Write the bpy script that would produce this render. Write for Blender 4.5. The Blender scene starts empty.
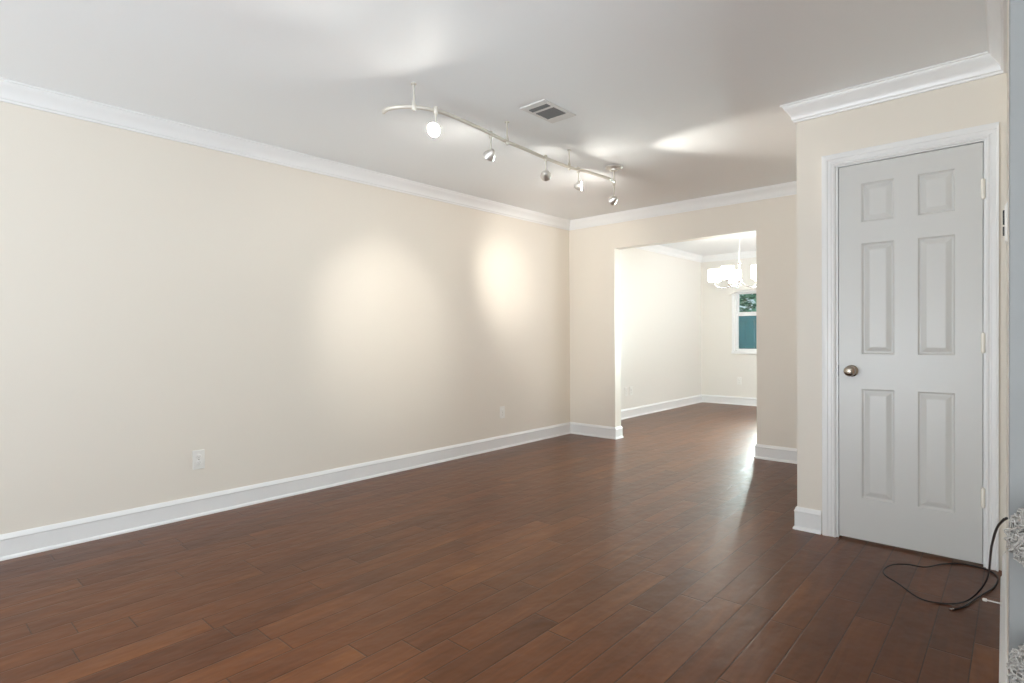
import bpy, bmesh, math, random
from mathutils import Vector, Matrix
random.seed(7)
C = bpy.context.scene.collection
sc = bpy.context.scene

# ------------------------------------------------------------------ camera
YAW, PITCH, ROLL, F, CAMH = -0.73095, -0.00899, -0.00673, 565.93, 1.12481
cy, sy = math.cos(YAW), math.sin(YAW)
f0 = Vector((sy, cy, 0)); r0 = Vector((cy, -sy, 0)); u0 = Vector((0, 0, 1))
f1 = f0*math.cos(PITCH) + u0*math.sin(PITCH); u1 = u0*math.cos(PITCH) - f0*math.sin(PITCH)
r2 = r0*math.cos(ROLL) + u1*math.sin(ROLL); u2 = u1*math.cos(ROLL) - r0*math.sin(ROLL)
cam = bpy.data.cameras.new('camera'); camo = bpy.data.objects.new('camera', cam); C.objects.link(camo)
M = Matrix((( r2.x, u2.x, -f1.x, 0), (r2.y, u2.y, -f1.y, 0), (r2.z, u2.z, -f1.z, CAMH), (0, 0, 0, 1)))
camo.matrix_world = M
cam.sensor_fit = 'HORIZONTAL'; cam.sensor_width = 36; cam.lens = F/1024*36; cam.clip_start = 0.05
sc.camera = camo

# ------------------------------------------------------------------ colour management, world
sc.view_settings.view_transform = 'Standard'; sc.view_settings.look = 'None'
sc.view_settings.exposure = 0.1; sc.view_settings.gamma = 1; sc.view_settings.use_curve_mapping = False
sc.cycles.use_denoising = True
sc.cycles.max_bounces = 14; sc.cycles.diffuse_bounces = 8; sc.cycles.glossy_bounces = 4
sc.cycles.sample_clamp_indirect = 6; sc.cycles.caustics_reflective = False; sc.cycles.caustics_refractive = False
w = bpy.data.worlds.new('overcast_sky'); sc.world = w; w.use_nodes = True
bg = w.node_tree.nodes['Background']; bg.inputs[0].default_value = (0.86, 0.93, 1.0, 1); bg.inputs[1].default_value = 1.0

# room dimensions
XL, YB, YD, XD = -3.874, 5.322, 3.530, -0.956      # left wall, back wall, closet wall, closet side
YR, XO = -4.4, 1.8                                  # rear wall behind the camera, outer right wall
XF, YF, XFR = -3.98, 9.205, 0.4                     # dining room: left wall, far wall, right wall
ZC = 2.44; WT = 0.12
OX0, OX1, OZ = -3.271, -1.782, 2.073                # the cased-off opening in the back wall
YB2 = YB + 0.115

def area(name, loc, rot, sx, sz, power, col):
    l = bpy.data.lights.new(name, 'AREA'); l.shape = 'RECTANGLE'; l.size = sx; l.size_y = sz
    l.energy = power; l.color = col
    o = bpy.data.objects.new(name, l); o.location = loc; o.rotation_euler = rot; C.objects.link(o); return o
R90 = math.radians(90)
# lamps for daylight: the seen dining window, plus fill added at unseen windows
DAY = (0.86, 0.93, 1.0)
UPLIGHT = (0.84, 0.925, 1.0)  # cool tint of the added uplights
area('side_added_fill', (XO+0.2, -0.9, 1.2), (R90, 0, R90), 3.6, 1.9, 40, DAY)  # fill lamp at an unseen window added beside the camera
area('side_added_uplight', (XO+1.9, -0.9, -0.05), (math.radians(148), 0, R90), 4.0, 2.6, 240, UPLIGHT)  # added uplight to brighten the ceiling; no patio is built
area('rear_added_uplight', (-2.0, YR-1.8, -0.05), (math.radians(145), 0, 0), 3.6, 3.0, 1080, UPLIGHT)  # added lamp aimed up at the ceiling, standing in for sunlit ground
area('dining_added_uplight', (XFR+1.0, 7.4, 0.0), (math.radians(135), 0, R90), 2.2, 1.4, 300, (0.95, 0.97, 1.0))  # added uplight for the dining room, with no ground behind it
area('dining_added_fill', (XFR+0.2, 7.4, 1.4), (R90, 0, R90), 2.2, 1.6, 45, (0.95, 0.97, 1.0))  # fill for the dining room through an unseen, added window
area('dining_window_daylight', (-2.36, YF+0.2, 1.35), (math.radians(-84), 0, math.radians(8)), 1.15, 1.0, 230, (0.95, 0.97, 1.0)).data.spread = math.radians(70)

# ------------------------------------------------------------------ materials
def mat(name, col, rough=0.5, metal=0.0, emit=None, es=0, bump=0, bscale=60, spec=0.5):
    m = bpy.data.materials.new(name); m.use_nodes = True; nt = m.node_tree; b = nt.nodes['Principled BSDF']
    b.inputs['Base Color'].default_value = (*col, 1); b.inputs['Roughness'].default_value = rough
    b.inputs['Metallic'].default_value = metal; b.inputs['Specular IOR Level'].default_value = spec
    if emit: b.inputs['Emission Color'].default_value = (*emit, 1); b.inputs['Emission Strength'].default_value = es
    if bump:
        tc = nt.nodes.new('ShaderNodeTexCoord'); n = nt.nodes.new('ShaderNodeTexNoise'); n.inputs['Scale'].default_value = bscale
        n.inputs['Detail'].default_value = 4
        bp = nt.nodes.new('ShaderNodeBump'); bp.inputs['Strength'].default_value = bump; bp.inputs['Distance'].default_value = 0.002
        nt.links.new(tc.outputs['Object'], n.inputs['Vector']); nt.links.new(n.outputs['Fac'], bp.inputs['Height'])
        nt.links.new(bp.outputs['Normal'], b.inputs['Normal'])
    return m
M_WALL = mat('wall_paint', (0.785, 0.735, 0.655), 0.42, bump=0.12, bscale=180, spec=0.35)
M_FAR = mat('dining_paint', (0.80, 0.775, 0.725), 0.5, bump=0.1, bscale=180, spec=0.3)
M_CEIL = mat('ceiling_paint', (0.885, 0.905, 0.915), 0.55, bump=0.15, bscale=140, spec=0.3)
M_TRIM = mat('white_trim_paint', (0.83, 0.835, 0.83), 0.3)
M_ENDB = mat('dimmed_end_board', (0.225, 0.23, 0.225), 0.4)  # white board; the weaker light on it is put into this grey
M_DOOR = mat('door_paint', (0.64, 0.64, 0.62), 0.33)
M_NICKEL = mat('brushed_nickel', (0.74, 0.72, 0.68), 0.38, 0.85, bump=0.05, bscale=300)
M_TRACK = mat('satin_nickel_track', (0.72, 0.69, 0.62), 0.45, 0.45)
M_CHROME = mat('polished_nickel', (0.75, 0.75, 0.75), 0.15, 1.0)
M_KNOB = mat('aged_nickel', (0.42, 0.37, 0.31), 0.25, 1.0)
M_PLASTIC = mat('white_plastic', (0.83, 0.82, 0.78), 0.35)
M_DARK = mat('dark_slot', (0.03, 0.03, 0.03), 0.6)
M_SLOT = mat('socket_slot', (0.38, 0.37, 0.35), 0.6)
M_VENTDARK = mat('vent_shadow', (0.12, 0.12, 0.12), 0.7)
M_VENT = mat('vent_metal', (0.74, 0.735, 0.72), 0.45)
M_SLAT = mat('vent_slat_metal', (0.20, 0.20, 0.195), 0.5)
M_BLACK = mat('black_rubber', (0.012, 0.011, 0.012), 0.45)
M_LENS = mat('lamp_lens', (0.9, 0.9, 0.85), 0.3, emit=(1.0, 0.95, 0.87), es=180)
M_LENSOFF = mat('lamp_lens_dim', (0.85, 0.85, 0.82), 0.2, emit=(1.0, 0.95, 0.87), es=340)
M_LENSDIM = mat('lamp_lens_soft', (0.85, 0.85, 0.82), 0.2, emit=(1.0, 0.95, 0.87), es=110)
M_SHADE = mat('opal_glass_shade', (0.95, 0.94, 0.9), 0.35, emit=(1.0, 0.95, 0.86), es=6)
M_TUFT = mat('fluffy_wool', (0.45, 0.43, 0.40), 0.95, bump=0.5, bscale=90)
M_CORD = mat('grey_cord', (0.5, 0.5, 0.5), 0.8)
M_HINGE = mat('painted_hinge', (0.88, 0.85, 0.76), 0.35, 0.0)
M_SCREEN = mat('insect_screen', (0.10, 0.17, 0.2), 0.7)
M_FENCE = mat('teal_fence', (0.09, 0.24, 0.28), 0.8, bump=0.3, bscale=20)
M_BARK = mat('bark', (0.12, 0.09, 0.06), 0.9)
M_GRASS = mat('lawn_grass', (0.08, 0.14, 0.05), 0.95, bump=0.5, bscale=40)

def leaf_mat():
    m = bpy.data.materials.new('leaf_green'); m.use_nodes = True; nt = m.node_tree; b = nt.nodes['Principled BSDF']
    g = nt.nodes.new('ShaderNodeNewGeometry'); r = nt.nodes.new('ShaderNodeValToRGB')
    r.color_ramp.elements[0].color = (0.04, 0.16, 0.09, 1); r.color_ramp.elements[1].color = (0.40, 0.72, 0.50, 1)
    nt.links.new(g.outputs['Random Per Island'], r.inputs[0]); nt.links.new(r.outputs[0], b.inputs['Base Color'])
    b.inputs['Roughness'].default_value = 0.6
    return m
M_LEAF = leaf_mat()

def glass_mat():
    m = bpy.data.materials.new('window_glass'); m.use_nodes = True; nt = m.node_tree
    nt.nodes.remove(nt.nodes['Principled BSDF']); out = nt.nodes['Material Output']
    t = nt.nodes.new('ShaderNodeBsdfTransparent'); t.inputs[0].default_value = (0.86, 0.95, 0.94, 1)
    g = nt.nodes.new('ShaderNodeBsdfGlossy'); g.inputs['Roughness'].default_value = 0.02
    mx = nt.nodes.new('ShaderNodeMixShader'); fr = nt.nodes.new('ShaderNodeFresnel'); fr.inputs[0].default_value = 1.45
    nt.links.new(fr.outputs[0], mx.inputs[0]); nt.links.new(t.outputs[0], mx.inputs[1]); nt.links.new(g.outputs[0], mx.inputs[2])
    nt.links.new(mx.outputs[0], out.inputs[0])
    return m
M_GLASS = glass_mat()

def floor_mat():
    m = bpy.data.materials.new('scraped_hardwood'); m.use_nodes = True; nt = m.node_tree; N = nt.nodes; L = nt.links
    b = N['Principled BSDF']
    def math_(op, a, c=None, clamp=False):
        n = N.new('ShaderNodeMath'); n.operation = op; n.use_clamp = clamp
        for i, v in enumerate((a, c)):
            if v is None: continue
            if isinstance(v, (int, float)): n.inputs[i].default_value = v
            else: L.new(v, n.inputs[i])
        return n.outputs[0]
    tc = N.new('ShaderNodeTexCoord'); sx = N.new('ShaderNodeSeparateXYZ'); L.new(tc.outputs['Object'], sx.inputs[0])
    X, Y = sx.outputs[0], sx.outputs[1]
    PW, PL = 0.122, 1.7
    u = math_('DIVIDE', X, PW); row = math_('FLOOR', u); fu = math_('FRACT', u)
    wn = N.new('ShaderNodeTexWhiteNoise'); wn.noise_dimensions = '1D'; L.new(row, wn.inputs['W'])
    off = math_('MULTIPLY', wn.outputs['Value'], 7.0)
    v = math_('ADD', math_('DIVIDE', Y, PL), off); col = math_('FLOOR', v); fv = math_('FRACT', v)
    cid = N.new('ShaderNodeCombineXYZ'); L.new(row, cid.inputs[0]); L.new(col, cid.inputs[1])
    # each long cell splits in two at a random place: boards of random length
    wc = N.new('ShaderNodeTexWhiteNoise'); wc.noise_dimensions = '2D'; L.new(cid.outputs[0], wc.inputs['Vector'])
    split = math_('ADD', math_('MULTIPLY', wc.outputs['Value'], 0.5), 0.25)
    second = math_('GREATER_THAN', fv, split)
    cid2 = N.new('ShaderNodeCombineXYZ'); L.new(row, cid2.inputs[0]); L.new(math_('ADD', col, math_('MULTIPLY', second, 0.37)), cid2.inputs[1])
    wp = N.new('ShaderNodeTexWhiteNoise'); wp.noise_dimensions = '2D'; L.new(cid2.outputs[0], wp.inputs['Vector'])
    plank = wp.outputs['Value']
    # distance to joints, metres
    du = math_('MULTIPLY', math_('MINIMUM', fu, math_('SUBTRACT', 1.0, fu)), PW)
    dv = math_('MULTIPLY', math_('MINIMUM', math_('MINIMUM', fv, math_('SUBTRACT', 1.0, fv)), math_('ABSOLUTE', math_('SUBTRACT', fv, split))), PL)
    dist = math_('MINIMUM', du, dv)
    # grain
    mp = N.new('ShaderNodeMapping'); mp.inputs['Scale'].default_value = (26, 2.2, 1); L.new(tc.outputs['Object'], mp.inputs[0])
    addv = N.new('ShaderNodeVectorMath'); addv.operation = 'ADD'; L.new(mp.outputs[0], addv.inputs[0])
    off3 = N.new('ShaderNodeCombineXYZ'); L.new(math_('MULTIPLY', plank, 40.0), off3.inputs[2]); L.new(math_('MULTIPLY', plank, 11.0), off3.inputs[1])
    L.new(off3.outputs[0], addv.inputs[1])
    gn = N.new('ShaderNodeTexNoise'); gn.inputs['Scale'].default_value = 1.0; gn.inputs['Detail'].default_value = 7; gn.inputs['Distortion'].default_value = 1.2
    L.new(addv.outputs[0], gn.inputs['Vector'])
    # blotches
    mp2 = N.new('ShaderNodeMapping'); mp2.inputs['Scale'].default_value = (7, 2.5, 1); L.new(tc.outputs['Object'], mp2.inputs[0])
    ad2 = N.new('ShaderNodeVectorMath'); ad2.operation = 'ADD'; L.new(mp2.outputs[0], ad2.inputs[0]); L.new(off3.outputs[0], ad2.inputs[1])
    bn = N.new('ShaderNodeTexNoise'); bn.inputs['Scale'].default_value = 1.0; bn.inputs['Detail'].default_value = 3; L.new(ad2.outputs[0], bn.inputs['Vector'])
    t = math_('ADD', math_('MULTIPLY', plank, 0.19), math_('ADD', math_('MULTIPLY', gn.outputs['Fac'], 0.42), math_('MULTIPLY', bn.outputs['Fac'], 0.36)))
    r = N.new('ShaderNodeValToRGB'); e = r.color_ramp.elements
    e[0].position = 0.25; e[0].color = (0.050, 0.014, 0.005, 1)
    e[1].position = 0.85; e[1].color = (0.23, 0.088, 0.027, 1)
    em = r.color_ramp.elements.new(0.55); em.color = (0.118, 0.038, 0.012, 1)
    L.new(t, r.inputs[0])
    gr = N.new('ShaderNodeMapRange'); gr.inputs['From Min'].default_value = 0.0007; gr.inputs['From Max'].default_value = 0.0028
    L.new(dist, gr.inputs['Value'])
    mx = N.new('ShaderNodeMix'); mx.data_type = 'RGBA'; L.new(gr.outputs[0], mx.inputs[0])
    mx.inputs[6].default_value = (0.018, 0.008, 0.005, 1); L.new(r.outputs[0], mx.inputs[7]); L.new(mx.outputs[2], b.inputs['Base Color'])
    # bump: hand-scraped waves along each board, rounded edges, joints
    mp3 = N.new('ShaderNodeMapping'); mp3.inputs['Scale'].default_value = (9, 5.5, 1); L.new(tc.outputs['Object'], mp3.inputs[0])
    ad3 = N.new('ShaderNodeVectorMath'); ad3.operation = 'ADD'; L.new(mp3.outputs[0], ad3.inputs[0]); L.new(off3.outputs[0], ad3.inputs[1])
    sn = N.new('ShaderNodeTexNoise'); sn.inputs['Scale'].default_value = 1.6; sn.inputs['Detail'].default_value = 2; L.new(ad3.outputs[0], sn.inputs['Vector'])
    er = N.new('ShaderNodeMapRange'); er.interpolation_type = 'SMOOTHSTEP'; er.inputs['From Max'].default_value = 0.006; L.new(dist, er.inputs['Value'])
    h = math_('ADD', math_('MULTIPLY', er.outputs[0], 0.0006), math_('ADD', math_('MULTIPLY', sn.outputs['Fac'], 0.0040), math_('MULTIPLY', gn.outputs['Fac'], 0.00012)))
    bp = N.new('ShaderNodeBump'); bp.inputs['Strength'].default_value = 0.75; bp.inputs['Distance'].default_value = 1.0; L.new(h, bp.inputs['Height'])
    L.new(bp.outputs['Normal'], b.inputs['Normal'])
    rr = N.new('ShaderNodeMapRange'); rr.inputs['To Min'].default_value = 0.25; rr.inputs['To Max'].default_value = 0.36; L.new(gn.outputs['Fac'], rr.inputs['Value'])
    L.new(rr.outputs[0], b.inputs['Roughness']); b.inputs['Specular IOR Level'].default_value = 0.32
    b.inputs['Specular Tint'].default_value = (1.0, 0.72, 0.52, 1)
    return m
M_FLOOR = floor_mat()

# ------------------------------------------------------------------ mesh helpers
def obj(name, bm, m, parent=None, smooth=False, bevel=0):
    bmesh.ops.recalc_face_normals(bm, faces=bm.faces)
    me = bpy.data.meshes.new(name); bm.to_mesh(me); bm.free(); me.materials.append(m)
    if smooth:
        for p in me.polygons: p.use_smooth = True
        me.set_sharp_from_angle(angle=math.radians(smooth if smooth > 1 else 35))
    o = bpy.data.objects.new(name, me); C.objects.link(o)
    if parent: o.parent = parent
    if bevel:
        b = o.modifiers.new('bevel', 'BEVEL'); b.width = bevel; b.segments = 2; b.limit_method = 'ANGLE'
    return o
def struct(name, bm, m, **k):
    o = obj(name, bm, m, **k); o['kind'] = 'structure'; return o
def thing(name, label, cat, loc=(0, 0, 0), group=None, rot=(0, 0, 0)):
    o = bpy.data.objects.new(name, None); C.objects.link(o); o.location = loc; o.rotation_euler = rot; o.empty_display_size = 0.05
    o['label'] = label; o['category'] = cat
    if group: o['group'] = group
    return o
def tag(o, label, cat, group=None):
    o['label'] = label; o['category'] = cat
    if group: o['group'] = group
    return o
def nb(): return bmesh.new()
def box(bm, x0, y0, z0, x1, y1, z1, mtx=None):
    vs = [bm.verts.new((x, y, z)) for z in (z0, z1) for y in (y0, y1) for x in (x0, x1)]
    for f in ((0, 2, 3, 1), (4, 5, 7, 6), (0, 1, 5, 4), (2, 6, 7, 3), (0, 4, 6, 2), (1, 3, 7, 5)): bm.faces.new([vs[i] for i in f])
    if mtx: bmesh.ops.transform(bm, matrix=mtx, verts=vs)
    return vs
def frame_of(d):
    d = d.normalized(); a = Vector((0, 0, 1)) if abs(d.z) < 0.9 else Vector((1, 0, 0))
    u = d.cross(a).normalized(); return u, u.cross(d).normalized()
def tube(bm, pts, r, n=10, cap=True):
    pts = [Vector(p) for p in pts]; rings = []; up = None
    for i, p in enumerate(pts):
        d = (pts[min(i+1, len(pts)-1)] - pts[max(i-1, 0)]).normalized()
        if up is None: u = frame_of(d)[0]; v = d.cross(u)
        else:
            u = (up - d*up.dot(d)).normalized(); v = d.cross(u)
        up = u
        rad = r[i] if isinstance(r, (list, tuple)) else r
        rings.append([bm.verts.new(p + (u*math.cos(a) + v*math.sin(a))*rad) for a in [2*math.pi*k/n for k in range(n)]])
    for a, b in zip(rings, rings[1:]):
        for k in range(n): bm.faces.new((a[k], a[(k+1) % n], b[(k+1) % n], b[k]))
    if cap: bm.faces.new(rings[0]); bm.faces.new(rings[-1])
def lathe(bm, prof, loc=(0, 0, 0), axis=(0, 0, 1), n=32, cap=True):
    d = Vector(axis).normalized(); u, v = frame_of(d); o = Vector(loc); rings = []
    for r, h in prof:
        rings.append([bm.verts.new(o + d*h + (u*math.cos(a) + v*math.sin(a))*max(r, 1e-5)) for a in [2*math.pi*k/n for k in range(n)]])
    for a, b in zip(rings, rings[1:]):
        for k in range(n): bm.faces.new((a[k], a[(k+1) % n], b[(k+1) % n], b[k]))
    if cap: bm.faces.new(rings[0]); bm.faces.new(rings[-1])
def catmull(pts, sub=8):
    P = [Vector(p) for p in pts]; P = [P[0]*2-P[1]] + P + [P[-1]*2-P[-2]]; out = []
    for i in range(1, len(P)-2):
        for s in range(sub):
            t = s/sub; a, b, c, d = P[i-1:i+3]
            out.append(0.5*((2*b) + (c-a)*t + (2*a-5*b+4*c-d)*t*t + (-a+3*b-3*c+d)*t**3))
    out.append(P[-2]); return out
def sweep_segments(path, prof, tomap, side=1, closed=False):
    """path: 2-D corners; prof: (offset to the right of travel, height). Returns one mitred bmesh per segment."""
    n = len(path); P = [Vector(p) for p in path]; dirs = [(P[(i+1) % n]-P[i]).normalized() for i in range(n if closed else n-1)]
    def nr(d): return Vector((d.y, -d.x))*side
    mit = []
    for i in range(n):
        if not closed and i == 0: mit.append(nr(dirs[0]))
        elif not closed and i == n-1: mit.append(nr(dirs[-1]))
        else:
            a, b = nr(dirs[i-1]), nr(dirs[i % len(dirs)]); s = a+b; mit.append(s*(1.0/(1.0+a.dot(b))) if a.dot(b) > -0.99 else a)
    out = []
    for i in range(len(dirs)):
        bm = nb(); j = (i+1) % n
        A = [bm.verts.new(tomap(P[i]+mit[i]*o, h)) for o, h in prof]; B = [bm.verts.new(tomap(P[j]+mit[j]*o, h)) for o, h in prof]
        for k in range(len(prof)):
            l = (k+1) % len(prof); bm.faces.new((A[k], A[l], B[l], B[k]))
        bm.faces.new(A); bm.faces.new(B); out.append(bm)
    return out
def wall_grid(u0, u1, z0, z1, holes, place):
    """solid wall with rectangular holes; place(u0,z0,u1,z1) adds one block."""
    us = sorted({u0, u1, *[h[0] for h in holes], *[h[2] for h in holes]})
    for a, b in zip(us, us[1:]):
        hs = [h for h in holes if h[0] < (a+b)/2 < h[2]]
        z = z0
        for h in sorted(hs, key=lambda q: q[1]):
            if h[1] > z: place(a, z, b, h[1])
            z = h[3]
        if z < z1: place(a, z, b, z1)

# ------------------------------------------------------------------ shell
bm = nb(); box(bm, -4.4, YR-0.3, -0.12, 2.1, YF+0.3, 0); struct('floor', bm, M_FLOOR)
bm = nb(); box(bm, -4.4, YR-0.3, ZC, 2.1, YF+0.3, ZC+0.12); struct('ceiling', bm, M_CEIL)
bm = nb(); box(bm, XL-WT-0.15, YR-WT, 0, XL, YB+0.001, ZC); struct('wall_left', bm, M_WALL)
bm = nb(); wall_grid(XL-0.2, XD+0.1, 0, ZC, [(OX0, 0, OX1, OZ)], lambda a, z, b, c: box(bm, a, YB, z, b, YB2-0.001, c)); struct('wall_back', bm, M_WALL)
DX0, DX1, DZ = -0.762, -0.112, 2.058     # closet door opening in the wall
bm = nb(); wall_grid(XD, XO, 0, ZC, [(DX0, 0, DX1, DZ)], lambda a, z, b, c: box(bm, a, YD, z, b, YD+WT, c)); struct('wall_closet', bm, M_WALL)
bm = nb(); box(bm, XD, YD+WT, 0, XD+WT, YB, ZC); struct('wall_closet_side', bm, M_WALL)
RW0, RW1 = Vector((-0.045, 3.53)), Vector((-0.0137, 1.42))     # right wall face, nearly in line with the camera
rd = (RW1-RW0).normalized()
bm = nb()
vs = [bm.verts.new((x, y, z)) for z in (0, ZC) for x, y in ((RW0.x, RW0.y), (RW1.x, RW1.y), (RW1.x+0.12, RW1.y), (RW0.x+0.12, RW0.y))]
for f in ((0, 1, 2, 3), (4, 5, 6, 7), (0, 1, 5, 4), (1, 2, 6, 5), (2, 3, 7, 6), (3, 0, 4, 7)): bm.faces.new([vs[i] for i in f])
struct('wall_right', bm, M_WALL)
bm = nb(); wall_grid(XL-0.2, XO+0.12, 0, ZC, [(-3.4, 0.12, -0.6, 2.2)], lambda a, z, b, c: box(bm, a, YR-WT, z, b, YR, c)); struct('wall_rear', bm, M_WALL)
bm = nb(); wall_grid(YR, YD+WT, 0, ZC, [(-2.7, 0.12, 0.9, 2.2)], lambda a, z, b, c: box(bm, XO, a, z, XO+WT, b, c)); struct('wall_outer', bm, M_WALL)
# dining room
WX0, WX1, WZ0, WZ1 = -3.42, -1.78, 0.86, 1.83
WU = (WX1-WX0)/4
bm = nb(); box(bm, XF-WT, YB2, 0, XF, YF+WT, ZC); struct('wall_dining_left', bm, M_FAR)
bm = nb(); wall_grid(XF, XFR+WT, 0, ZC, [(WX0, WZ0, WX1, WZ1)], lambda a, z, b, c: box(bm, a, YF, z, b, YF+WT, c)); struct('wall_dining_far', bm, M_FAR)
bm = nb(); wall_grid(YB2, YF, 0, ZC, [(6.3, 0.5, 8.5, 2.1)], lambda a, z, b, c: box(bm, XFR, a, z, XFR+WT, b, c)); struct('wall_dining_right', bm, M_FAR)
bm = nb(); wall_grid(XF, XFR, 0, ZC, [(OX0, 0, OX1, OZ)], lambda a, z, b, c: box(bm, a, YB2-0.001, z, b, YB2+0.004, c)); struct('wall_dining_near', bm, M_FAR)

# ------------------------------------------------------------------ crown moulding and baseboards
xy = lambda p, h: (p.x, p.y, h)
CROWN = [(0, ZC-0.098), (0.012, ZC-0.098), (0.014, ZC-0.088), (0.020, ZC-0.084), (0.024, ZC-0.066), (0.036, ZC-0.046), (0.049, ZC-0.030), (0.058, ZC-0.018), (0.060, ZC-0.010), (0.068, ZC-0.008), (0.068, ZC), (0, ZC)]
CROWN = [(a, b-0.0) for a, b in CROWN]
path = [(XL, YR), (XL, YB), (XD, YB), (XD, YD), (RW0.x, RW0.y), (RW1.x, RW1.y), (RW1.x+0.12, RW1.y)]
for i, b in enumerate(sweep_segments(path, CROWN, xy)): struct('trim_%d' % (i+1), b, M_TRIM, smooth=30)
NC = len(path)-1
fpath = [(XF, YB2), (XF, YF), (XFR, YF), (XFR, YB2)]
for i, b in enumerate(sweep_segments(fpath, CROWN, xy)): struct('trim_%d' % (NC+i+1), b, M_TRIM, smooth=30)
NC += 3
BASE = [(0, 0), (0.020, 0), (0.020, 0.008), (0.016, 0.016), (0.012, 0.019), (0.012, 0.100), (0.0145, 0.103), (0.0145, 0.108), (0.011, 0.114), (0.007, 0.126), (0.004, 0.130), (0, 0.130)]
bpath = [(XL, YR), (XL, YB), (OX0, YB), (OX0, YB2+0.004), (XF, YB2+0.004), (XF, YF), (XFR, YF), (XFR, YB2+0.004), (OX1, YB2+0.004), (OX1, YB), (XD, YB), (XD, YD), (-0.829, YD)]
bn = ['left', 'back', 'opening_left', 'dining_near', 'dining_left', 'dining_far', 'dining_right', 'dining_near_right', 'opening_right', 'back_right', 'closet_side', 'closet']
for n, b in zip(bn, sweep_segments(bpath, BASE, xy)): struct('baseboard_'+n, b, M_TRIM, smooth=30)
q0 = RW0 + rd*0.12
b = sweep_segments([q0, RW1, (RW1.x+0.12, RW1.y)], BASE, xy)
struct('baseboard_right', b[0], M_TRIM, smooth=30); struct('baseboard_right_end', b[1], M_TRIM, smooth=30)
# end board, its dim light put into the colour, closing the right wall's near end
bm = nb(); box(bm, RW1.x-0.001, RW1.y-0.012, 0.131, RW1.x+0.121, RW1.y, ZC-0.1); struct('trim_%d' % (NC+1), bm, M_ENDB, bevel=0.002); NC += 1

# ------------------------------------------------------------------ closet door
DL, DR, DB, DT = -0.742, -0.131, 0.012, 2.040
JY = YD
bm = nb()
for a, b_ in ((DX0, DL-0.003), (DR+0.003, DX1)): box(bm, a, JY-0.001, 0, b_, JY+WT, DZ)
box(bm, DL-0.003, JY-0.001, DT+0.004, DR+0.003, JY+WT, DZ)
for a, b_ in ((DL-0.003, DL+0.010), (DR-0.010, DR+0.003)): box(bm, a, JY+0.040, 0, b_, JY+0.055, DT+0.004)   # stops
struct('trim_%d' % (NC+1), bm, M_TRIM); NC += 1
CAS = [(0, 0), (0, 0.012), (0.008, 0.016), (0.013, 0.013), (0.018, 0.013), (0.022, 0.0155), (0.036, 0.0155), (0.040, 0.019), (0.060, 0.021), (0.066, 0.019), (0.066, 0)]
CASR = [(min(a, 0.062), b_) for a, b_ in CAS]
cpath = [(DL-0.014, 0), (DL-0.014, DT+0.010), (DR+0.013, DT+0.010), (DR+0.013, 0)]
segs = sweep_segments(cpath, CAS, lambda p, h: (p.x, YD-h, p.y), side=-1)
bm = nb()
for s in segs:
    me = bpy.data.meshes.new('tmp'); s.to_mesh(me); s.free(); bm.from_mesh(me)
# the right leg of the casing is trimmed to fit the corner
for v in bm.verts:
    if v.co.x > -0.072: v.co.x = -0.072
struct('trim_%d' % (NC+1), bm, M_TRIM, smooth=30); NC += 1

def panel_door(x0, x1, z0, z1, y, th, panels):
    """slab whose front face (toward -Y) carries raised panels; panels = (xa, xb, za, zb)"""
    bm = nb()
    xs = sorted({x0, x1, *[v for p in panels for v in p[:2]]}); zs = sorted({z0, z1, *[v for p in panels for v in p[2:]]})
    V = {}
    def vert(x, z, d=0.0):
        k = (round(x, 5), round(z, 5), round(d, 5))
        if k not in V: V[k] = bm.verts.new((x, y+d, z))
        return V[k]
    for a, b in zip(xs, xs[1:]):
        for c, d in zip(zs, zs[1:]):
            mx, mz = (a+b)/2, (c+d)/2
            if any(p[0] < mx < p[1] and p[2] < mz < p[3] for p in panels): continue
            bm.faces.new((vert(a, c), vert(b, c), vert(b, d), vert(a, d)))
    steps = [(0, 0), (0.003, 0.004), (0.009, 0.008), (0.014, 0.008), (0.018, 0.006), (0.034, 0.0012), (0.038, 0.0005)]
    for xa, xb, za, zb in panels:
        prev = None
        for ins, dep in steps:
            ring = [vert(xa+ins, za+ins, dep), vert(xb-ins, za+ins, dep), vert(xb-ins, zb-ins, dep), vert(xa+ins, zb-ins, dep)]
            if prev:
                # T-junction free only on the plain grid; edge loops inside the panel are its own
                for k in range(4): bm.faces.new((prev[k], prev[(k+1) % 4], ring[(k+1) % 4], ring[k]))
            prev = ring
        bm.faces.new(prev)
    B = [bm.verts.new((x, y+th, z)) for x, z in ((x0, z0), (x1, z0), (x1, z1), (x0, z1))]
    bm.faces.new(B)
    for pts, (i, j) in (([(x, z0) for x in xs], (0, 1)), ([(x1, z) for z in zs], (1, 2)), ([(x, z1) for x in reversed(xs)], (2, 3)), ([(x0, z) for z in reversed(zs)], (3, 0))):
        bm.faces.new([vert(*q) for q in pts] + [B[j], B[i]])
    return bm
PX = ((DL+0.108, DL+0.256), (DR-0.255, DR-0.105))
PZ = ((0.238, 0.829), (1.017, 1.612), (1.727, 1.935))
door = struct('door_1', panel_door(DL, DR, DB, DT, YD+0.003, 0.035, [(a, b_, c, d) for a, b_ in PX for c, d in PZ]), M_DOOR)
bm = nb(); lathe(bm, [(0.032, 0), (0.032, 0.004), (0.028, 0.008), (0.014, 0.010)], (-0.681, YD+0.003, 0.925), (0, -1, 0)); rose = obj('knob_rose', bm, M_KNOB, door, smooth=40)
bm = nb(); lathe(bm, [(0.011, 0.008), (0.010, 0.026), (0.014, 0.031), (0.024, 0.038), (0.0285, 0.047), (0.0285, 0.055), (0.024, 0.063), (0.014, 0.067), (0.001, 0.068)], (-0.681, YD+0.003, 0.925), (0, -1, 0)); obj('door_knob', bm, M_KNOB, door, smooth=60)
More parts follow.
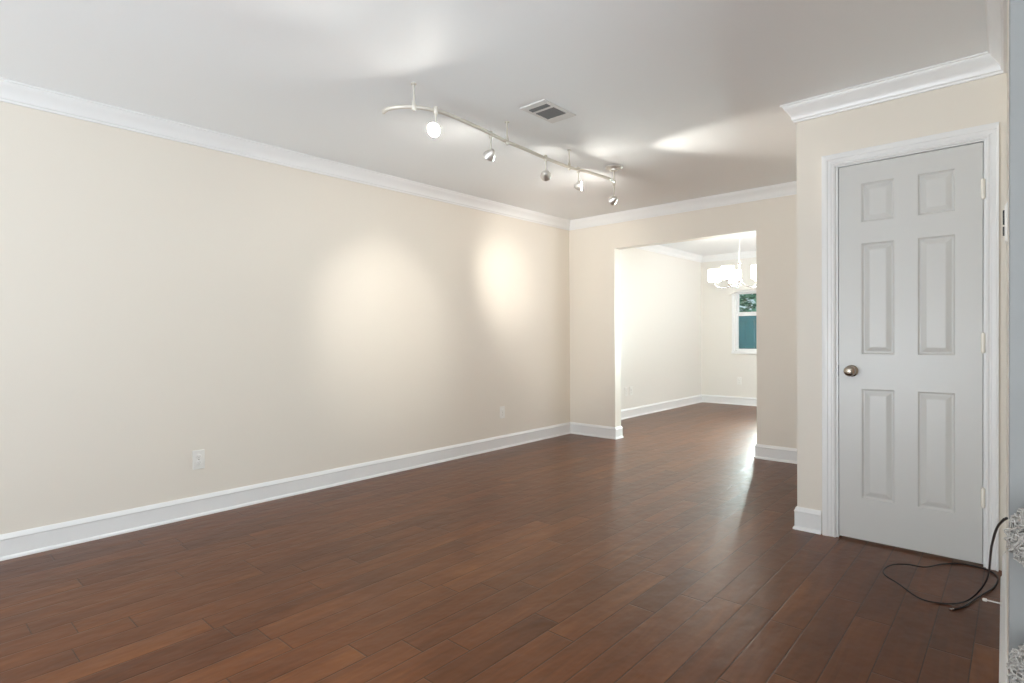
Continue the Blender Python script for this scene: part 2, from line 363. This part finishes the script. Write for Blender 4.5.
bm = nb(); box(bm, DL-0.0035, YD+0.001, 0.895, DL+0.0002, YD+0.03, 0.955); obj('latch_plate', bm, M_DARK, door)
for z in (1.815, 1.078, 0.335):
    bm = nb(); hx = DR+0.0015
    tube(bm, [(hx, YD-0.006, z-0.044), (hx, YD-0.006, z+0.044)], 0.0085, 16)
    box(bm, hx-0.0008, YD-0.006, z-0.044, hx+0.0008, YD+0.02, z+0.044)
    h = obj('hinge', bm, M_HINGE, door, smooth=35)
    bm = nb()
    for s in (-1, 1): lathe(bm, [(0.006, 0), (0.006, 0.003), (0.003, 0.006), (0.0005, 0.007)], (hx, YD-0.006, z+s*0.044), (0, 0, s), 12)
    obj('hinge_pin', bm, M_HINGE, h, smooth=50)
    if z > 1.5: h['label'] = 'bright unpainted upper hinge'
# closet interior is closed by the slab; nothing shows

# ------------------------------------------------------------------ dining window, valance, what lies beyond
win = bpy.data.objects.new('window_1', None); C.objects.link(win); win.location = ((WX0+WX1)/2, YF, WZ0); win['kind'] = 'structure'
wl = Vector(win.location)
def wobj(name, bm, m, parent=None, **k):
    bmesh.ops.translate(bm, vec=-wl, verts=bm.verts) ; return obj(name, bm, m, parent or win, **k)
bm = nb()   # outer frame and centre mullion
box(bm, WX0, YF+0.01, WZ0, WX0+0.028, YF+0.11, WZ1); box(bm, WX1-0.028, YF+0.01, WZ0, WX1, YF+0.11, WZ1)
box(bm, WX0, YF+0.01, WZ0, WX1, YF+0.11, WZ0+0.02); box(bm, WX0, YF+0.01, WZ1-0.03, WX1, YF+0.11, WZ1)
mc = (WX0+WX1)/2
for i in (1, 2, 3): box(bm, WX0+i*WU-0.035, YF+0.005, WZ0, WX0+i*WU+0.035, YF+0.11, WZ1)
wobj('window_frame', bm, M_TRIM, bevel=0.002)
bm = nb()   # casing
for s in sweep_segments([(WX0-0.002, WZ0-0.02), (WX0-0.002, WZ1+0.002), (WX1+0.002, WZ1+0.002), (WX1+0.002, WZ0-0.02)], [(0, 0), (0, 0.012), (0.006, 0.018), (0.036, 0.020), (0.040, 0.016), (0.040, 0)], lambda p, h: (p.x, YF-h, p.y), side=-1):
    me = bpy.data.meshes.new('tmp'); s.to_mesh(me); s.free(); bm.from_mesh(me)
wobj('window_casing', bm, M_TRIM)
bm = nb(); box(bm, WX0-0.045, YF-0.035, WZ0-0.038, WX1+0.045, YF+0.01, WZ0); wobj('window_sill', bm, M_TRIM, bevel=0.003)
for (a, b_) in [(WX0+i*WU+(0.028 if i == 0 else 0.035), WX0+(i+1)*WU-0.035) for i in range(4)]:
    for nm, z0, z1, yy, bot in (('lower_sash', WZ0+0.02, 1.462, YF+0.03, 0.022), ('upper_sash', 1.432, WZ1-0.03, YF+0.065, 0.06)):
        bm = nb(); t_ = 0.016
        box(bm, a, yy, z0, a+t_, yy+0.03, z1); box(bm, b_-t_, yy, z0, b_, yy+0.03, z1)
        top = 0.035 if nm == 'lower_sash' else 0.02
        box(bm, a+t_, yy, z0, b_-t_, yy+0.03, z0+bot); box(bm, a+t_, yy, z1-top, b_-t_, yy+0.03, z1)
        s_ = wobj(nm, bm, M_TRIM)
        bm = nb(); box(bm, a+t_, yy+0.012, z0+bot, b_-t_, yy+0.016, z1-top)
        wobj('glass_pane', bm, M_GLASS, s_)
# insect screen bars in the lower half
bm = nb()
for (a, b_) in [(WX0+i*WU+(0.028 if i == 0 else 0.035), WX0+(i+1)*WU-0.035) for i in range(4)]:
    x = a
    while x < b_: box(bm, x, YF+0.100, WZ0+0.02, x+0.003, YF+0.102, 1.45); x += 0.022
    z = WZ0+0.02
    while z < 1.45: box(bm, a, YF+0.100, z, b_, YF+0.102, z+0.003); z += 0.022
wobj('window_screen', bm, M_SCREEN)

# arched cornice board over the window
val = thing('window_valance', 'pale boxed valance with arched lower edge above the dining room window', 'valance', ((WX0+WX1)/2, YF, 1.78))
vx0, vx1, vz1, vy = -0.89, 0.89, 0.10, -0.115
bm = nb()
n = 48; arch = []
ax0, ax1 = -0.80, 0.80
def archz(x): 
    t = (x-ax0)/(ax1-ax0); k = abs(math.sin(4*math.pi*t))   # four arches, one for each sash
    return 0.0 + 0.055*math.sqrt(k)
xs = [vx0, ax0] + [ax0+(ax1-ax0)*i/(2*n) for i in range(1, 2*n)] + [ax1, vx1]
lo = [0.0 if i in (0, len(xs)-1) else archz(x) for i, x in enumerate(xs)]
fr = [(bm.verts.new((x, vy, z)), bm.verts.new((x, vy, vz1)), bm.verts.new((x, vy+0.014, z)), bm.verts.new((x, vy+0.014, vz1))) for x, z in zip(xs, lo)]
for a, b_ in zip(fr, fr[1:]):
    bm.faces.new((a[0], b_[0], b_[1], a[1])); bm.faces.new((a[2], a[3], b_[3], b_[2])); bm.faces.new((a[0], a[2], b_[2], b_[0])); bm.faces.new((a[1], b_[1], b_[3], a[3]))
bm.faces.new((fr[0][0], fr[0][1], fr[0][3], fr[0][2])); bm.faces.new((fr[-1][0], fr[-1][1], fr[-1][3], fr[-1][2]))
obj('front_board', bm, M_FAR, val)
for xa in (vx0, vx1-0.014):
    bm = nb(); box(bm, xa, vy+0.014, 0.0, xa+0.014, 0, vz1); obj('side_board', bm, M_FAR, val)
bm = nb(); box(bm, vx0, vy, vz1, vx1, 0, vz1+0.012); obj('top_board', bm, M_FAR, val)

# beyond the window: lawn, fence, hedge
bm = nb(); box(bm, -9, YF+0.4, -0.3, 3, YF+9, -0.2); o = obj('lawn', bm, M_GRASS); o['kind'] = 'stuff'; tag(o, 'green lawn outside the dining room window', 'lawn')
fn = thing('garden_fence', 'dark teal boarded garden fence seen through the dining room window', 'fence', (-4.5, YF+2.2, -0.2))
bm = nb()
for i in range(28):
    x = -2.4+i*0.16; box(bm, x, 0, 0, x+0.15, 0.02, 1.74+0.01*(i % 2))
obj('fence_board', bm, M_FENCE, fn)
bm = nb()
for z in (0.4, 1.1, 1.6): box(bm, -2.4, -0.04, z, 2.08, 0, z+0.08)
obj('fence_rail', bm, M_FENCE, fn)
tr = thing('leafy_tree', 'leafy green tree above the fence outside the dining room window', 'tree', (-5.0, YF+3.6, -0.2))
bm = nb(); tube(bm, [(0, 0, 0.012), (0.02, 0, 0.8), (0, 0.05, 1.6), (0.05, 0, 2.4)], [0.11, 0.09, 0.07, 0.03], 10); obj('trunk', bm, M_BARK, tr, smooth=60)
bm = nb()
for i in range(7500):
    while True:
        v = Vector((random.uniform(-1, 1), random.uniform(-1, 1), random.uniform(-1, 1)))
        if v.length < 1: break
    p = Vector((v.x*1.7, v.y*0.8, 2.45+v.z*0.95)); s = random.uniform(0.04, 0.075)
    mt = Matrix.Translation(p) @ Matrix.Rotation(random.uniform(0, 6.3), 4, 'Z') @ Matrix.Rotation(random.uniform(-1.2, 1.2), 4, 'X')
    q = [bm.verts.new(mt @ Vector(c)) for c in ((-s, 0, 0), (0, -s*0.5, 0.006), (s, 0, 0), (0, s*0.5, 0.006))]
    bm.faces.new(q)
o = obj('foliage', bm, M_LEAF, tr); o['kind'] = 'stuff'

# frames of three unseen windows, added to let daylight into the rooms
for k, (cx_, cy_, wd, z0, z1, ax) in enumerate(((-2.0, YR, 2.8, 0.12, 2.2, 'y'), (XFR, 7.4, 2.2, 0.5, 2.1, 'x'), (XO, -0.9, 3.6, 0.12, 2.2, 'x'))):
    bm = nb(); n_ = 3
    mt = Matrix.Translation((cx_, cy_, 0)) @ (Matrix.Identity(4) if ax == 'y' else Matrix.Rotation(math.radians(90), 4, 'Z'))
    y0, y1 = (-0.09, -0.03)
    for i in range(n_+1):
        x = -wd/2 + i*wd/n_; box(bm, x-0.025 if 0 < i < n_ else (x if i == 0 else x-0.05), y0, z0, x+0.025 if 0 < i < n_ else (x+0.05 if i == 0 else x), y1, z1, mt)
    for z in (z0, z1-0.05, (z0+z1)/2): box(bm, -wd/2, y0, z, wd/2, y1, z+0.05, mt)
    struct('window_%d' % (k+2), bm, M_TRIM)

# ------------------------------------------------------------------ wall outlets
def outlet(label, loc, rz, gang='duplex'):
    t = thing('wall_outlet', label, 'outlet', loc, 'white outlet cover plates', rot=(0, 0, rz))
    # local: plate in XZ, front toward -Y
    bm = nb(); box(bm, -0.036, -0.006, -0.060, 0.036, 0, 0.060); obj('cover_plate', bm, M_PLASTIC, t, bevel=0.0025)
    for s in (-1, 1):
        bm = nb(); lathe(bm, [(0.0165, 0), (0.0165, 0.0025), (0.0155, 0.003)], (0, -0.006, s*0.0195), (0, -1, 0), 24)
        sk = obj('socket', bm, M_PLASTIC, t, smooth=40)
        bm = nb()
        for xx in (-0.0063, 0.0063): box(bm, xx-0.001, -0.0094, s*0.0195-0.001, xx+0.001, -0.0088, s*0.0195+0.007)
        lathe(bm, [(0.0024, 0), (0.0024, 0.0005)], (0, -0.0089, s*0.0195-0.007), (0, -1, 0), 12)
        obj('slot', bm, M_SLOT, sk)
    bm = nb(); lathe(bm, [(0.0035, 0), (0.0035, 0.001), (0.002, 0.0015)], (0, -0.006, 0), (0, -1, 0), 16); obj('screw', bm, M_KNOB, t)
    return t
R90 = math.radians(90)
outlet('white outlet plate low on the long left wall, nearest the camera', (XL, 1.336, 0.358), R90)
outlet('white outlet plate low on the long left wall, near the back corner', (XL, 4.165, 0.362), R90)
outlet('left one of two side by side outlet plates beyond the opening', (XF, 6.747, 0.362), R90)
outlet('right one of two side by side outlet plates beyond the opening', (XF, 6.885, 0.364), R90)
outlet('white outlet plate low under the dining room window', (-3.35, YF, 0.385), 0)

# ------------------------------------------------------------------ ceiling vent
v = thing('ceiling_vent', 'rectangular white metal air vent with dark louvres set in the ceiling', 'vent', (-2.052, 2.622, ZC))
hx, hy = 0.091, 0.152
bm = nb()
ya, yb_, yc, yd = -0.105, -0.060, -0.040, 0.082
xi = 0.068
for b_ in ((-hx, -hy, hx, ya), (-hx, yd, hx, hy), (-hx, ya, -xi, yd), (xi, ya, hx, yd), (-xi, yb_, xi, yc)):
    box(bm, b_[0], b_[1], -0.007, b_[2], b_[3], 0)
obj('vent_frame', bm, M_VENT, v, bevel=0.0015)
bm = nb(); box(bm, -xi, ya, -0.0012, xi, yb_, -0.0004); box(bm, -xi, yc, -0.0012, xi, yd, -0.0004); obj('vent_shade_sheet', bm, M_VENTDARK, v)  # dark sheets stand in for the shade inside the duct
def slat_y(y, x0, x1):
    bm = nb(); mt = Matrix.Translation((0, y, -0.005)) @ Matrix.Rotation(math.radians(-50), 4, 'X'); box(bm, x0, -0.0045, -0.0005, x1, 0.0045, 0.0005, mt); return obj('slat', bm, M_SLAT, v)
for i in range(3): slat_y(ya+0.010+i*0.0125, -xi, xi)
for i in range(9): slat_y(yc+0.009+i*0.0130, -xi, xi)

# ------------------------------------------------------------------ track light
tl = thing('track_light', 'curved satin nickel monorail track light with five spot heads under the ceiling', 'track light', (-2.33, 2.75, ZC))
T0 = Vector(tl.location); ZR = 2.318
def tobj(name, bm, m, parent, **k):
    bmesh.ops.translate(bm, vec=-T0, verts=bm.verts); return obj(name, bm, m, parent, **k)
rail_xy = [(-2.512, 1.792), (-2.455, 1.785), (-2.395, 1.808), (-2.338, 1.862), (-2.302, 1.935), (-2.284, 2.040), (-2.290, 2.160), (-2.304, 2.320), (-2.340, 2.578), (-2.348, 2.750), (-2.366, 2.980), (-2.368, 3.254), (-2.340, 3.460), (-2.322, 3.700)]
pts = catmull([(x, y, ZR) for x, y in rail_xy], 8)
bm = nb(); tube(bm, pts, 0.0105, 12); tobj('rail', bm, M_TRACK, tl, smooth=60)
for (x, y) in ((-2.338, 1.858), (-2.338, 2.575), (-2.370, 3.262)):
    bm = nb(); lathe(bm, [(0.014, 0), (0.014, -0.006), (0.005, -0.010), (0.0045, -0.085), (0.007, -0.092), (0.012, -0.112), (0.012, -0.134), (0.006, -0.142)], (x, y, ZC), (0, 0, 1), 16)
    tobj('ceiling_stem', bm, M_TRACK, tl, smooth=40)
CXY = (-2.355, 3.83)
bm = nb(); lathe(bm, [(0.066, 0), (0.066, -0.008), (0.060, -0.016), (0.030, -0.020), (0.028, -0.030), (0.008, -0.034)], (*CXY, ZC), (0, 0, 1), 40); can = tobj('canopy', bm, M_NICKEL, tl, smooth=35)
bm = nb(); tube(bm, [(*CXY, ZC-0.03), (*CXY, ZR-0.01)], 0.006, 12); lathe(bm, [(0.004, 0.022), (0.012, 0.016), (0.012, -0.016), (0.004, -0.022)], (*CXY, ZR), (0, 0, 1), 16); tobj('power_feed', bm, M_TRACK, tl, smooth=40)
bm = nb(); tube(bm, [(-2.322, 3.700, ZR), (-2.335, 3.77, ZR), (*CXY, ZR)], 0.0105, 12); tobj('rail_end', bm, M_TRACK, tl, smooth=60)
def head(x, y, drop, aim, lens, power, size, colr=(1.0, 0.945, 0.86), blend=0.6):
    zt = ZR - drop; piv = Vector((x, y, zt-0.012)); d = (Vector(aim)-piv).normalized()
    bm = nb()   # shade: a shallow cone, narrow socket at the back, open mouth in front
    base = piv - d*0.024
    lathe(bm, [(0.010, -0.004), (0.015, 0.0), (0.021, 0.009), (0.031, 0.027), (0.037, 0.043), (0.038, 0.049), (0.036, 0.049), (0.033, 0.043), (0.027, 0.028), (0.016, 0.011)], base, d, 28)
    hd = tobj('lamp_head', bm, M_NICKEL, tl, smooth=40)
    bm = nb(); lathe(bm, [(0.0335, 0.0445), (0.022, 0.0470), (0.001, 0.0475)], base, d, 24); tobj('lens', bm, lens, hd, smooth=60)
    bm = nb(); tube(bm, [(x, y, ZR), (x, y, zt-0.002)], 0.0048, 10); box(bm, x-0.006, y-0.006, zt-0.02, x+0.006, y+0.006, zt); tobj('drop_stem', bm, M_TRACK, hd, smooth=40)
    bm = nb(); lathe(bm, [(0.006, 0.022), (0.011, 0.018), (0.013, 0.0), (0.011, -0.018), (0.006, -0.024)], (x, y, ZR), (0, 0, 1), 16); tobj('clip', bm, M_TRACK, hd, smooth=40)
    if power:
        l = bpy.data.lights.new('spot_bulb', 'SPOT'); l.energy = power; l.color = colr; l.spot_size = math.radians(size); l.spot_blend = blend; l.shadow_soft_size = 0.02
        o = bpy.data.objects.new('spot_bulb', l); C.objects.link(o); o.location = base + d*0.055; o.rotation_euler = d.to_track_quat('-Z', 'Y').to_euler()
    return hd
head(-2.291, 1.965, 0.085, (-1.7, 0.2, 1.15), M_LENS, 110, 105, blend=1.0)
head(-2.327, 2.42, 0.100, (-3.86, 2.76, 1.25), M_LENSOFF, 46, 52, blend=1.0)
head(-2.366, 2.99, 0.095, (-3.45, 4.5, 1.80), M_LENSDIM, 48, 60, blend=0.6)
head(-2.362, 3.36, 0.105, (-1.60, 3.72, 2.20), M_LENSDIM, 50, 56, blend=0.6)
head(CXY[0], CXY[1], 0.118, (-3.86, 4.25, 1.70), M_LENSOFF, 40, 38, blend=1.0)

# ------------------------------------------------------------------ chandelier in the dining room
HX, HY = -2.583, 7.096
ch = thing('chandelier', 'five arm nickel chandelier with glowing white drum glass shades in the dining room', 'chandelier', (HX, HY, ZC))
bm = nb(); lathe(bm, [(0.065, 0), (0.065, -0.012), (0.030, -0.030), (0.012, -0.034)], n=32); obj('canopy', bm, M_CHROME, ch, smooth=35)
bm = nb(); lathe(bm, [(0.006, -0.03), (0.006, -0.40), (0.020, -0.415), (0.024, -0.43), (0.010, -0.445), (0.010, -0.60), (0.030, -0.625), (0.034, -0.65), (0.018, -0.67), (0.022, -0.682), (0.012, -0.70), (0.002, -0.71)], n=24); obj('stem', bm, M_CHROME, ch, smooth=50)
Rv = Vector((0.7446, 0.6675, 0)); Fv = Vector((-0.6676, 0.7445, 0)); RA = 0.29
for k in range(5):
    a = math.radians(6+72*k); d = Rv*math.cos(a) + Fv*math.sin(a); z = Vector((0, 0, 1))
    bm = nb(); tube(bm, catmull([d*0.02+z*-0.655, d*0.09+z*-0.705, d*0.19+z*-0.725, d*0.27+z*-0.70, d*RA+z*-0.655], 6), 0.0075, 10); arm = obj('arm', bm, M_CHROME, ch, smooth=60)
    bm = nb(); lathe(bm, [(0.006, -0.668), (0.036, -0.660), (0.040, -0.652), (0.038, -0.646)], d*RA, n=24); obj('cup', bm, M_CHROME, arm, smooth=40)
    bm = nb(); lathe(bm, [(0.060, -0.645), (0.075, -0.641), (0.077, -0.636), (0.077, -0.489), (0.074, -0.489), (0.074, -0.634), (0.020, -0.637)], d*RA, n=32); obj('glass_shade', bm, M_SHADE, arm, smooth=40)

# ------------------------------------------------------------------ door stop on the right wall's baseboard
s0 = Vector((-0.0495, 2.9, 0.072))
ds = thing('door_stop', 'short metal door stop with white rubber tip sticking out of the baseboard', 'door stop', s0)
bm = nb(); lathe(bm, [(0.011, 0), (0.011, 0.003), (0.005, 0.006)], axis=(-1, 0, 0), n=16); obj('base_plate', bm, M_NICKEL, ds, smooth=40)
bm = nb(); tube(bm, [(-0.004, 0, 0), (-0.046, 0, 0)], 0.0028, 10); obj('rod', bm, M_NICKEL, ds, smooth=60)
bm = nb(); lathe(bm, [(0.004, 0.044), (0.0062, 0.046), (0.0062, 0.056), (0.004, 0.059)], axis=(-1, 0, 0), n=16); obj('rubber_tip', bm, M_PLASTIC, ds, smooth=60)

# ------------------------------------------------------------------ wall control with black buttons, seen edge-on
def rwx(y): return RW0.x + (RW1.x-RW0.x)*(RW0.y-y)/(RW0.y-RW1.y)
wc = thing('wall_switch', 'white wall switch plate with two black toggles seen edge on beside closet door', 'switch', (rwx(2.2), 2.2, 1.444))
bm = nb(); vsb = box(bm, -0.007, -0.035, -0.060, 0, 0.035, 0.060)
for q in vsb:
    if q.co.x < -0.003: q.co.y *= 0.85; q.co.z *= 0.82
obj('cover_plate', bm, M_PLASTIC, wc, bevel=0.001)
for z0, z1 in ((-0.002, 0.040), (-0.034, -0.008)):
    bm = nb(); box(bm, -0.0115, -0.007, z0, -0.007, 0.007, z1); obj('toggle', bm, M_BLACK, wc, bevel=0.001)

# ------------------------------------------------------------------ black cable on the floor
r_ = 0.0032
cb = [(-0.0225, 1.8, 0.680), (-0.030, 1.87, 0.656), (-0.045, 2.05, 0.589), (-0.058, 2.22, 0.505), (-0.068, 2.4, 0.417), (-0.083, 2.73, 0.241), (-0.098, 2.85, 0.156), (-0.126, 2.93, 0.079), (-0.158, 2.955, 0.032), (-0.195, 2.95, 0.010), (-0.245, 2.93, r_), (-0.312, 2.90, 0.014), (-0.395, 2.975, 0.026), (-0.453, 3.032, 0.030), (-0.468, 3.107, 0.030), (-0.446, 3.192, 0.030), (-0.394, 3.241, 0.030), (-0.333, 3.30, 0.016), (-0.275, 3.435, 0.005), (-0.205, 3.500, r_), (-0.125, 3.495, r_), (-0.075, 3.425, r_), (-0.083, 3.268, 0.004), (-0.127, 3.099, 0.008), (-0.168, 2.957, 0.004), (-0.200, 2.895, r_)]
cpts = catmull(cb, 8)
bm = nb(); tube(bm, cpts, r_, 8)
cable = obj('coaxial_cable', bm, M_BLACK, smooth=60); tag(cable, 'loose black cable looped on the dark floor before the closet door', 'cable')
bm = nb(); d = (cpts[-1]-cpts[-3]).normalized(); lathe(bm, [(0.0034, -0.004), (0.0048, 0.0), (0.0048, 0.008), (0.0055, 0.009), (0.0055, 0.018), (0.003, 0.0185)], cpts[-1]+Vector((0, 0, 0.0024)), d, 12)
o = obj('connector', bm, M_CHROME, cable, smooth=40); o['label'] = 'silver screw connector'

# ------------------------------------------------------------------ fluffy tufts hanging on the end of the right wall
GY = RW1.y - 0.012
gl = thing('fluffy_garland', 'white and grey fluffy tufted garland hanging at the right edge by the wall end', 'garland', (0.045, GY-0.055, 1.00))
bm = nb(); tube(bm, [(0, 0.053, 0), (0, 0.02, 0.002), (0, 0, -0.012)], 0.003, 8); lathe(bm, [(0.010, 0), (0.010, 0.003)], (0, 0.052, 0), (0, -1, 0), 16); obj('hook', bm, M_NICKEL, gl, smooth=60)
bm = nb(); tube(bm, [(0, 0, -0.012), (0.001, 0, -0.2), (-0.001, 0, -0.36), (0, 0, -0.50)], 0.002, 6); obj('cord', bm, M_CORD, gl)
for zc_, rx in ((-0.238, 0.055), (-0.478, 0.052)):
    bm = nb()
    bmesh.ops.create_icosphere(bm, subdivisions=3, radius=rx*0.72, matrix=Matrix.Translation((0, 0, zc_)))
    for i in range(1700):
        n_ = Vector((random.gauss(0, 1), random.gauss(0, 1), random.gauss(0, 1))).normalized()
        t1_, t2_ = frame_of(n_); p0_ = Vector((0, 0, zc_)) + n_*rx*0.68; a = random.uniform(0, 6.28); L_ = rx*random.uniform(0.25, 0.5)
        s_ = t1_*math.cos(a) + t2_*math.sin(a)
        tube(bm, [p0_, p0_+n_*L_*0.6+s_*L_*0.15, p0_+n_*L_+s_*L_*0.5, p0_+n_*L_*0.7+s_*L_*0.9], [0.0020, 0.0018, 0.0015, 0.0009], 4, cap=False)
    o = obj('tuft', bm, M_TUFT, gl, smooth=60)
